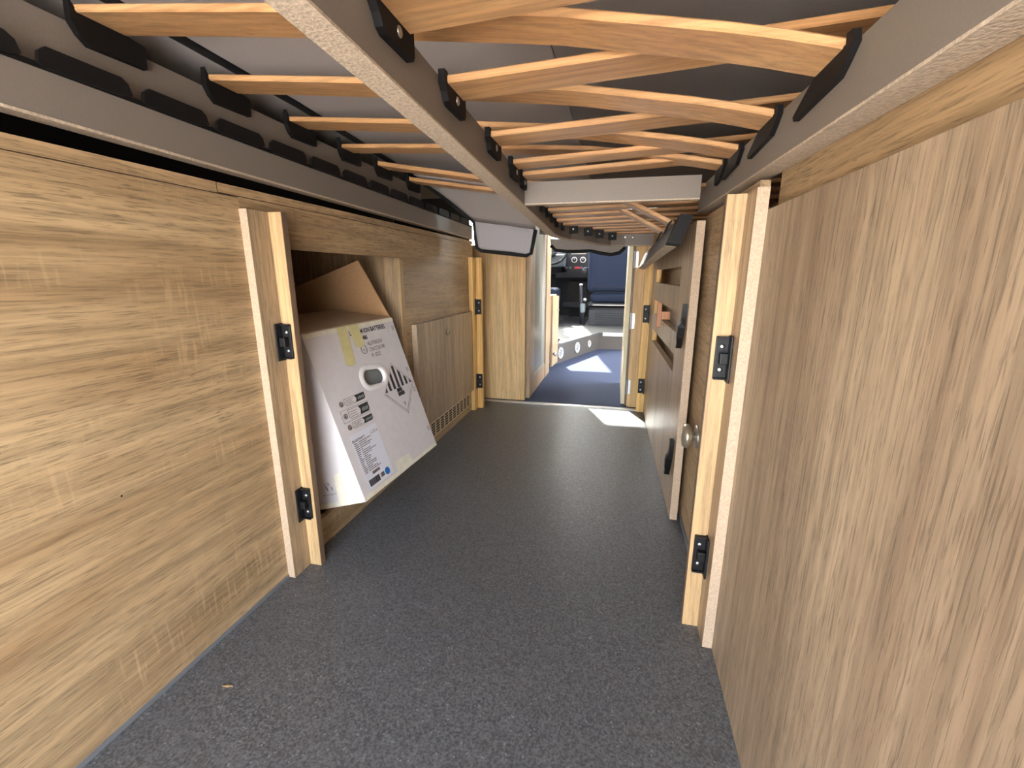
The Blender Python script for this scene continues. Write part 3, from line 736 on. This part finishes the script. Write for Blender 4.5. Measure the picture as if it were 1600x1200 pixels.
# the two slats on the dropped end piece
DP = Vector((.140, 1.235, .842)); DQ = Vector((.112, 2.26, .795))
for yl, yr in ((yBl[4], 1.40), (yBl[5], 1.60)):
    zr = DP.z + (DQ.z - DP.z) * (yr - 1.3) / .98 + .015
    tab = [(-.762, z2(yl) + .032), (-.43, .994), (-.05, .945), (.14, zr)]
    f = lambda x, yl=yl, yr=yr: yl + (yr - yl) * (x + .762) / .90
    bm = bm_new(); slat(bm, lin_x(-.760, .142, 16), f, .068, lambda x, tab=tab: interp(tab, x), .013); obj('slat', bm, 'beech', Bf)
# dropped rail piece with black end cap
bm = bm_new()
tw = Vector((-.022, 0, -.060)); tk = Vector((.026, 0, -.004))
sec = []
for p in (DP, DQ): sec.append([p, p + tw, p + tw + tk, p + tk])
sweep(bm, sec); dr_ = obj('dropped_rail', bm, 'bluegrey', Bf)
bm = bm_new()
for q in (0,):
    e0, e1 = Vector((-.002, 0, .003)), 1.06
    sec = []
    for yy in (-.012, .04):
        p = DP + Vector((-.022 * yy, yy, -.07 * yy)) + Vector((-.001, 0, .004))
        a_ = tw * 1.12 ; b_ = tk * 1.2
        sec.append([p, p + a_, p + a_ + b_, p + b_])
sweep(bm, sec); obj('end_cap', bm, 'rubber', dr_)
bm = bm_new()
o_ = tw * 1.0 + Vector((-.0005, 0, -.0012))
sweep(bm, [[p + o_, p + o_ + tk, p + o_ + tk + Vector((0, 0, -.003)), p + o_ + Vector((0, 0, -.003))] for p in (DP + (DQ - DP) * .05, DQ)]); obj('felt_strip', bm, 'felt', dr_)
for yr in (1.43, 1.63):
    p = DP + (DQ - DP) * ((yr - 1.3) / .98); bm = bm_new()
    prism(bm, [p + Vector((-.002, -.02, .010)), p + Vector((-.002, .05, .010)), p + Vector((-.014, .05, -.018)), p + Vector((-.014, -.01, -.018))], (-.004, 0, .0)); obj('slat_holder', bm, 'rubber', dr_)

# --- frame C: lower left rail with empty holders, slats off to the dark side
z1_ = lambda y: .899 - .012 * (y - .4)
Cf = thing('bed_base_frame', 'grey bed base frame with a felt-edged rail above the plain cabinet front', 'bed frame', (-.75, .9, .89))
bm = bm_new(); beam(bm, [(-.740, -.60, z1_(-.60) + .004), (-.740, 2.28, z1_(2.28) + .004)], 1, .022, .064); rc = obj('side_rail', bm, 'grey', Cf)
bm = bm_new(); beam(bm, [(-.739, -.60, z1_(-.60)), (-.739, 2.28, z1_(2.28))], 1, .026, .004); obj('felt_strip', bm, 'felt', rc)
bm = bm_new(); beam(bm, [(-.7385, -.60, z1_(-.60) + .0605), (-.7385, 2.28, z1_(2.28) + .0605)], 1, .003, .007); obj('holder_strip', bm, 'rubber', Cf)
y = .093
while y < 2.15:
    z = z1_(y) + .064; bm = bm_new()
    pts = [(y, z + .002), (y + .003, z + .016), (y + .012, z + .0235), (y + .104, z + .0225), (y + .113, z + .016), (y + .117, z + .002), (y + .10, z - .003), (y + .01, z - .002)]
    prism(bm, [(-.7383, a_, b_) for a_, b_ in pts], (.006, 0, 0)); obj('slat_holder', bm, 'rubber', Cf)
    y += .133
bm = bm_new(); beam(bm, [(-1.24, -.60, .87), (-1.24, 2.28, .85)], -1, .018, .06); obj('outer_rail', bm, 'dark', Cf)  # rail given the near-black tone that stands in for the void's shade

# --- mattresses and hanging cloth
mt_ = thing('mattress', 'grey mattress, lit tone painted in, with a black piping line above the straight slats', 'mattress', (-.6, 1.0, 1.083), 'mattresses on the slats')
bxo('mattress_body', (-1.22, -.135, -.60, 2.30, 1.083, 1.21), 'fabric_lit', mt_, bev=.004)
bm = bm_new(); tube(bm, [(-.722, -.58, 1.080), (-.725, .7, 1.080), (-.738, 1.0, 1.080), (-.76, 1.25, 1.080), (-.79, 1.60, 1.078), (-.80, 1.74, 1.075)], .008, 8); obj('piping', bm, 'piping', mt_, smooth=True)
mr = thing('mattress', 'grey mattress lying over the crossing slats', 'mattress', (.4, 1.0, 1.083), 'mattresses on the slats')
bxo('mattress_body', (-.1345, .98, -.60, 2.32, 1.083, 1.21), 'fabric', mr, bev=.004)
# cloth that slopes down from the mattress end and hangs as a flap
hc = thing('hanging_cloth', 'grey cloth sloping off the mattress end into a black-edged flap', 'cloth', (-.5, 2.0, .80))
def lerp(a_, b_, t_): return Vector(a_) * (1 - t_) + Vector(b_) * t_
TLc, TRc = Vector((-.772, 1.66, 1.064)), Vector((-.30, 1.60, .985))
MLc, MRc = on_y(740, 346, 2.0), on_y(837, 359, 1.97)
BLc, BRc = on_y(745, 391, 2.0), on_y(829, 400, 1.97)
def sheet(bm, a_, b_, c_, d_, nu, nv, sag, th=.004):
    g = []
    for j in range(nv + 1):
        row = []
        for i in range(nu + 1):
            u, v = i / nu, j / nv; p = lerp(lerp(a_, b_, u), lerp(c_, d_, u), v)
            p = p + sag * math.sin(math.pi * v) * math.sin(math.pi * (.15 + .7 * u)) + Vector((0, .0035 * math.sin(9 * u + 3 * v), 0)); row.append(p)
        g.append(row)
    top = [[bm.verts.new(p) for p in r] for r in g]; bot = [[bm.verts.new(p + Vector((0, th * .6, th))) for p in r] for r in g]
    for j in range(nv):
        for i in range(nu):
            bm.faces.new((top[j][i], top[j][i + 1], top[j + 1][i + 1], top[j + 1][i])); bm.faces.new((bot[j][i], bot[j + 1][i], bot[j + 1][i + 1], bot[j][i + 1]))
    for i in range(nu): bm.faces.new((top[0][i], bot[0][i], bot[0][i + 1], top[0][i + 1])); bm.faces.new((top[nv][i], top[nv][i + 1], bot[nv][i + 1], bot[nv][i]))
    for j in range(nv): bm.faces.new((top[j][0], top[j + 1][0], bot[j + 1][0], bot[j][0])); bm.faces.new((top[j][nu], bot[j][nu], bot[j + 1][nu], top[j + 1][nu]))
bm = bm_new(); sheet(bm, TLc, TRc, MLc, MRc, 12, 8, Vector((0, 0, .012))); obj('sloping_cloth', bm, 'fabric_lit', hc, smooth=True)
bm = bm_new(); sheet(bm, MLc, MRc, BLc, BRc, 12, 6, Vector((0, -.006, 0))); obj('flap', bm, 'fabric_lt', hc, smooth=True)
bm = bm_new()
rr = (BRc - BLc).normalized()
tube(bm, [TLc, lerp(TLc, MLc, .5) + Vector((0, 0, .006)), MLc, lerp(MLc, BLc, .7), BLc + (MLc - BLc) * .08 + rr * .003, BLc + rr * .02] +
     [lerp(BLc, BRc, k / 6) for k in range(1, 6)] + [BRc - rr * .02, BRc + (MRc - BRc) * .10, lerp(BRc, MRc, .5), MRc], .0085, 8)
obj('piping', bm, 'piping', hc, smooth=True)
# small rounded flap under the round bed end
he = thing('hanging_cloth', 'brown-grey cloth edge with black piping under the rounded bed end', 'cloth', (0, 2.30, .80))
top_ = [(860, 381), (880, 382), (900, 384), (920, 388), (940, 391), (960, 390), (976, 386)]
bot_ = [(861, 384), (868, 391), (885, 393), (905, 393), (922, 392), (940, 396), (955, 398), (968, 395), (977, 387)]
Tp = [on_y(x, y - 8, 2.315) for x, y in top_]; Bp = [on_y(x, y, 2.315) for x, y in bot_]
bm = bm_new(); prism(bm, Bp + Tp[::-1], (0, .006, 0)); ce = obj('cloth_edge', bm, 'fabric', he)
bm = bm_new(); prism(bm, [(-.40, 2.322, .90), (.0, 2.322, .86), (.0, 2.322, 1.083), (-.40, 2.322, 1.083)], (0, .004, 0)); obj('added_sky_screen', bm, 'fabric', he)  # added sheet blocking sky glimpses between slats and mattress
bm = bm_new(); tube(bm, [p + Vector((0, -.004, 0)) for p in Bp], .008, 8); obj('piping', bm, 'piping', he, smooth=True)

# ================================================================== PASSAGE
sbx('wall_partition_left', [(-1.25, -.492, 2.42, 2.44, 0, .86)], 'oak_warm', 'warm oak-effect partition end beside the mirrored door', 'wall')
sbx('wall_washroom', [(-.93, -.51, 3.18, 3.20, 0, 2.05), (-.512, -.508, 2.44, 3.18, 0, 2.05)], 'oak_z', 'washroom walls behind the mirrored door', 'wall')
d1 = thing('door_1', 'mirrored washroom door in an oak-effect frame along the carpeted passage', 'door', (-.49, 2.5, 0), kind='structure')
bxo('door_frame', (-.508, -.470, 2.46, 2.60, 0.004, 1.3), 'oak_z', d1)
bxo('door_frame', (-.508, -.470, 2.60, 3.02, 0.004, .10), 'oak_z', d1)
bxo('door_frame', (-.508, -.466, 3.02, 3.20, 0.004, 1.3), 'oak_z', d1)
bxo('mirror_glass', (-.506, -.490, 2.60, 2.99, .10, 1.3), 'frost', d1)
bxo('metal_strip', (-.506, -.474, 2.99, 3.02, .10, 1.3), 'alu', d1)
bxo('metal_strip', (-.489, -.474, 2.60, 2.99, .10, .108), 'alu', d1)
# low cupboard beyond
lc = thing('low_cupboard', 'low oak-effect cupboard with a knobbed door beside the carpet', 'cupboard', (-.6, 3.45, 0))
bxo('cupboard_body', (-1.2, -.515, 3.24, 3.80, 0, .52), 'oak_z', lc)
bxo('cupboard_top', (-1.2, -.50, 3.24, 3.80, .52, .545), 'oak_y', lc)
bm = bm_new(); hexa(bm, [(-.470, 3.26, .03), (-.455, 3.26, .03), (-.441, 3.49, .03), (-.456, 3.49, .03), (-.470, 3.26, .56), (-.455, 3.26, .56), (-.441, 3.49, .545), (-.456, 3.49, .545)])
cdor = obj('cupboard_door', bm, 'oak_z', lc)
bm = bm_new(); lathe(bm, (-.457, 3.30, .125), (1, -.15, 0), [(.008, 0), (.008, .012), (.018, .018), (.02, .026), (.012, .032)], 18); obj('knob', bm, 'steel', cdor, smooth=True)
bm = bm_new(); lathe(bm, (-.443, 3.44, .44), (1, -.07, 0), [(.006, 0), (.011, .004), (.011, .008), (.004, .01)], 16); obj('lock', bm, 'brass', cdor, smooth=True)
# right: jamb, cream edged door leaf with hinges
sbx('wall_partition_right', [(.078, .24, 2.42, 2.44, 0, .98)], 'oak_warm', 'warm oak-effect jamb board beside the open passage door', 'wall')
sbx('wall_passage_right', [(.17, .20, 2.44, 2.55, 0, 2.05), (.2, 1.0, 2.52, 2.55, 0, 2.05)], 'oak_z', 'cabinet side wall beside the passage', 'wall')
d2 = thing('door_2', 'cream-edged passage door folded open on steel hinges', 'door', (.06, 2.45, 0), kind='structure')
bxo('door_leaf', (.046, .066, 2.446, 2.98, .008, 1.3), 'cream', d2, bev=.001)
bxo('edge_board', (.0665, .0775, 2.43, 2.46, .004, 1.3), 'oak_dark', d2)
for z0 in (.735, .425, .07):
    bm = bm_new(); cyl(bm, (.074, 2.418, z0), (0, 0, 1), .0065, .085, 12); box(bm, .074, .092, 2.417, 2.4195, z0 + .004, z0 + .081); obj('hinge', bm, 'steel', d2)

# ================================================================== CAB
sp = thing('cab_step', 'dark cab step with three round pale air vents', 'step', (-.3, 4.2, 0))
S0, S1, S2 = Vector((-.462, 3.50, 0)), Vector((-.158, 4.38, 0)), Vector((.9, 4.38, 0))
SH = .150
bm = bm_new(); prism(bm, [(-.462, 3.82, 0), (-1.2, 3.82, 0), (-1.2, 6.28, 0), (.98, 6.28, 0), S2, S1, S0 + Vector((0, .02, 0))], (0, 0, SH)); obj('riser', bm, 'step', sp)
bm = bm_new(); prism(bm, [(-.458, 3.82, SH), (-1.2, 3.82, SH), (-1.2, 6.28, SH), (.98, 6.28, SH), S2 + Vector((0, -.012, SH)), S1 + Vector((.004, -.012, SH)), S0 + Vector((.006, .006, SH))], (0, 0, .014)); obj('tread', bm, 'tread', sp)
bxo('edge_strip', (-.12, .9, 4.366, 4.372, SH - .02, SH + .013), 'white', sp)
dn = (S1 - S0).normalized(); nn = Vector((dn.y, -dn.x, 0))
for px, py, r in ((876, 541, .048), (902, 538, .048), (920.5, 537, .032)):
    d = ray(px, py); t_ = ((S0 - CAM).dot(nn)) / d.dot(nn); c = CAM + d * t_; c.z = .082
    bm = bm_new(); lathe(bm, c, nn, [(r, -.004), (r, .004), (r * .9, .008), (r * .76, .006), (r * .74, -.004)], 26); vt = obj('vent', bm, 'vent_grey', sp, smooth=True)
    bm = bm_new(); cyl(bm, c - nn * .004, nn, r * .75, .003, 22); g_ = obj('vent_back', bm, 'dash_lt', vt)
    bm = bm_new(); q = nn.to_track_quat('Z', 'Y')
    for k_ in range(-2, 3):
        hw = math.sqrt(max(0, (r * .73) ** 2 - (k_ * r * .27) ** 2)); o1 = q @ Vector((1, 0, 0)); 
        vv = Vector((0, 0, 1)); uu = vv.cross(nn).normalized()
        a_ = c + vv * (k_ * r * .27) - uu * hw; b_ = c + vv * (k_ * r * .27) + uu * hw
        tube(bm, [a_, b_], r * .05, 6)
    obj('vent_grille', bm, 'vent_grey', vt)
FL = SH + .014
bxo('cab_floor_shade', (-.66, -.34, 4.80, 5.85, FL, FL + .006), 'seat_black', None, bev=.002, label='added black sheet standing in for shade on the cab floor between the seats', cat='mat')  # made-up sheet that gives the cab floor its shaded tone
# passenger seat
ps = thing('passenger_seat', 'dark blue passenger seat seen from behind on a louvred black base', 'seat', (-.05, 5.1, FL))
def padded(bm, x0, x1, y0, y1, z0, z1, bev, segs=4):
    vs_ = box(bm, x0, x1, y0, y1, z0, z1)
    es = list({e for v in vs_ for e in v.link_edges}); bmesh.ops.bevel(bm, geom=es, offset=bev, segments=segs, affect='EDGES', profile=.5)
bm = bm_new(); padded(bm, -.325, .24, 4.93, 5.07, .525, 1.28, .05); obj('backrest', bm, 'seat_blue', ps, smooth=True)
bxo('seam', (-.218, -.214, 4.925, 4.932, .55, 1.22), 'seat_black', ps)
bxo('seam', (-.27, .2, 4.925, 4.932, .575, .580), 'seat_black', ps)
bm = bm_new(); padded(bm, -.29, .24, 4.95, 5.45, .41, .515, .045); obj('seat_cushion', bm, 'seat_blue', ps, smooth=True)
bxo('seat_pan', (-.31, .24, 4.94, 5.40, .375, .408), 'seat_black', ps, bev=.006)
bxo('slide_rail', (-.26, .2, 4.93, 4.938, .385, .392), 'alu', ps)
bxo('seat_base', (-.29, .24, 5.0, 5.40, FL, .36), 'seat_black', ps, bev=.008)
bxo('base_panel', (-.30, .24, 4.97, 4.995, FL, .335), 'dash', ps, bev=.006)
for k_ in range(6): bxo('louvre', (-.225, .22, 4.958, 4.972, .185 + k_ * .023, .196 + k_ * .023), 'dash', ps, bev=.002)
bm = bm_new(); tube(bm, [(-.352, 4.98, .74), (-.355, 5.10, .745), (-.355, 5.30, .75), (-.355, 5.38, .75)], [.035, .042, .042, .03], 14); obj('armrest', bm, 'seat_black', ps, smooth=True)
bm = bm_new(); lathe(bm, (-.345, 4.98, .44), (0, -1, 0), [(.012, 0), (.022, .006), (.022, .014), (.008, .02)], 16); obj('recline_knob', bm, 'steel', ps, smooth=True)
# driver seat
ds = thing('driver_seat', 'blue driver seat edge showing beyond the low cupboard', 'seat', (-.95, 5.0, FL))
bm = bm_new(); padded(bm, -1.20, -.79, 4.86, 5.02, .52, 1.25, .05); obj('backrest', bm, 'seat_blue', ds, smooth=True)
bm = bm_new(); padded(bm, -1.15, -.66, 4.90, 5.40, .40, .56, .045); obj('seat_cushion', bm, 'seat_blue', ds, smooth=True)
bxo('seat_base', (-1.12, -.72, 4.94, 5.36, FL, .40), 'seat_black', ds, bev=.01)
# hand brake and levers
hb = thing('hand_brake', 'black hand brake lever with a bright button beside the passenger seat', 'lever', (-.38, 5.0, FL))
bm = bm_new(); tube(bm, [(-.375, 5.05, FL), (-.378, 5.0, .36), (-.388, 4.98, .50), (-.392, 4.96, .60)], [.030, .024, .016, .016], 10); obj('lever', bm, 'dash', hb, smooth=True)
bm = bm_new(); lathe(bm, (-.392, 4.96, .597), (0, -.1, 1), [(.016, 0), (.019, .006), (.014, .014), (.004, .016)], 14); obj('button', bm, 'white', hb, smooth=True)
bm = bm_new(); padded(bm, -.392, -.338, 4.94, 4.99, .30, .40, .012, 2); obj('boot', bm, 'dash_lt', hb, smooth=True)
# dashboard
da = thing('dashboard', 'dark van dashboard with radio screen, two round dials and a red button', 'dashboard', (-.3, 6.0, .3))
DY = 5.80
def P(px, py, y=DY): return on_y(px, py, y)
bm = bm_new()
prism(bm, [(-1.24, 6.28, .72), (-1.24, 5.86, .72), (-1.24, 5.84, .95), (-1.24, 5.95, 1.06), (-1.24, 6.28, 1.10)], (2.22, 0, 0)); obj('dash_body', bm, 'dash', da)
a_, b_ = P(886, 380), P(921, 428)
bxo('console', (a_.x, b_.x, 5.80, 5.95, b_.z, a_.z), 'dash', da, bev=.006)
a_, b_ = P(893, 387), P(916, 397); sc_ = bxo('radio_screen', (a_.x, b_.x, 5.792, 5.80, b_.z, a_.z + .05), 'screen', da, bev=.002)
bxo('screen_bezel', (a_.x, b_.x, 5.789, 5.793, b_.z, b_.z + .008), 'alu', sc_)
for px in (897.5, 911):
    c = P(px, 406); bm = bm_new(); lathe(bm, (c.x, 5.80, c.z), (0, -1, 0), [(.036, 0), (.036, .014), (.028, .016), (.027, .012), (.024, .012)], 24); dl = obj('dial', bm, 'white', da, smooth=True)
    bm = bm_new(); lathe(bm, (c.x, 5.80, c.z), (0, -1, 0), [(.026, 0), (.026, .013), (.022, .02), (.003, .021)], 20); kn = obj('dial_knob', bm, 'dash', dl, smooth=True)
    bxo('dial_mark', (c.x - .003, c.x + .003, 5.777, 5.780, c.z, c.z + .018), 'white', kn)
for i, px in enumerate((885, 891, 902, 909)):
    c = P(px, 418.5); bxo('button', (c.x - (.016 if i != 2 else .034), c.x + (.016 if i != 2 else .034), 5.790, 5.80, c.z - .012, c.z + .014), 'red' if i == 2 else 'dash_lt', da, bev=.003, label='red hazard button' if i == 2 else None)
a_, b_ = P(876, 426), P(922, 433)
bm = bm_new(); prism(bm, [(a_.x - .05, 5.70, a_.z), (b_.x + .1, 5.70, a_.z), (b_.x + .1, 5.72, b_.z), (a_.x - .05, 5.72, b_.z - .01)], (0, .25, 0)); obj('lower_tray', bm, 'dash', da)
bxo('instrument_binnacle', (-1.12, -.655, 5.60, 5.85, .80, .945), 'dash_lt', da, bev=.02)
bxo('footwell', (-.62, .3, 6.0, 6.2, FL, .62), 'seat_black', da)
bxo('footwell_box', (P(905, 450, 5.95).x, P(916, 450, 5.95).x, 5.95, 6.0, P(905, 470, 5.95).z, P(905, 448, 5.95).z), 'dash', da, bev=.006)
bxo('footwell_ledge', (P(880, 470, 5.9).x, P(921, 470, 5.9).x, 5.9, 6.0, P(880, 480, 5.9).z, P(880, 472, 5.9).z), 'dash', da, bev=.004)
# gear lever
gl = thing('gear_lever', 'black gear lever rising from the dashboard console', 'lever', (-.62, 5.75, .8))
bm = bm_new(); a_, b_ = P(881, 424, 5.72), P(876, 402, 5.66); tube(bm, [a_, lerp(a_, b_, .5), b_], [.035, .014, .012], 10); obj('stick', bm, 'black', gl, smooth=True)
bm = bm_new(); bmesh.ops.create_uvsphere(bm, u_segments=14, v_segments=10, radius=.028, matrix=Matrix.Translation(b_)); obj('gear_knob', bm, 'black', gl, smooth=True)
# steering wheel
sw = thing('steering_wheel', 'black steering wheel in front of the driver seat', 'steering wheel', (-.86, 5.55, .95))
ax = Vector((0, -1, .55)).normalized(); bm = bm_new(); torus(bm, (-.80, 5.50, .99), ax, .19, .015, 32, 8); obj('rim', bm, 'black', sw, smooth=True)
bm = bm_new(); lathe(bm, Vector((-.80, 5.53, .975)), ax, [(.06, -.02), (.07, 0), (.05, .02), (.005, .024)], 18); obj('hub', bm, 'dash', sw, smooth=True)
for k_ in (0, math.pi, -math.pi / 2):
    q = ax.to_track_quat('Z', 'Y'); bm = bm_new(); tube(bm, [Vector((-.80, 5.52, .98)), Vector((-.80, 5.50, .99)) + q @ Vector((.19 * math.cos(k_), .19 * math.sin(k_), 0))], .014, 8); obj('spoke', bm, 'black', sw, smooth=True)
bm = bm_new(); tube(bm, [(-.80, 5.53, .97), (-.80, 5.62, .93)], .03, 10); obj('column', bm, 'dash', sw, smooth=True)

# ================================================================== SMALL THINGS
p = on_z(355, 1073, 0)
bm = bm_new(); prism(bm, [(p.x - .008, p.y - .002, .0003), (p.x + .002, p.y - .001, .0003), (p.x + .009, p.y + .003, .0003), (p.x + .001, p.y + .0025, .0003)], (0, 0, .0015))
obj('wood_splinter', bm, 'oak_pale', None, label='tiny pale wood splinter lying on the dark vinyl floor', cat='splinter')
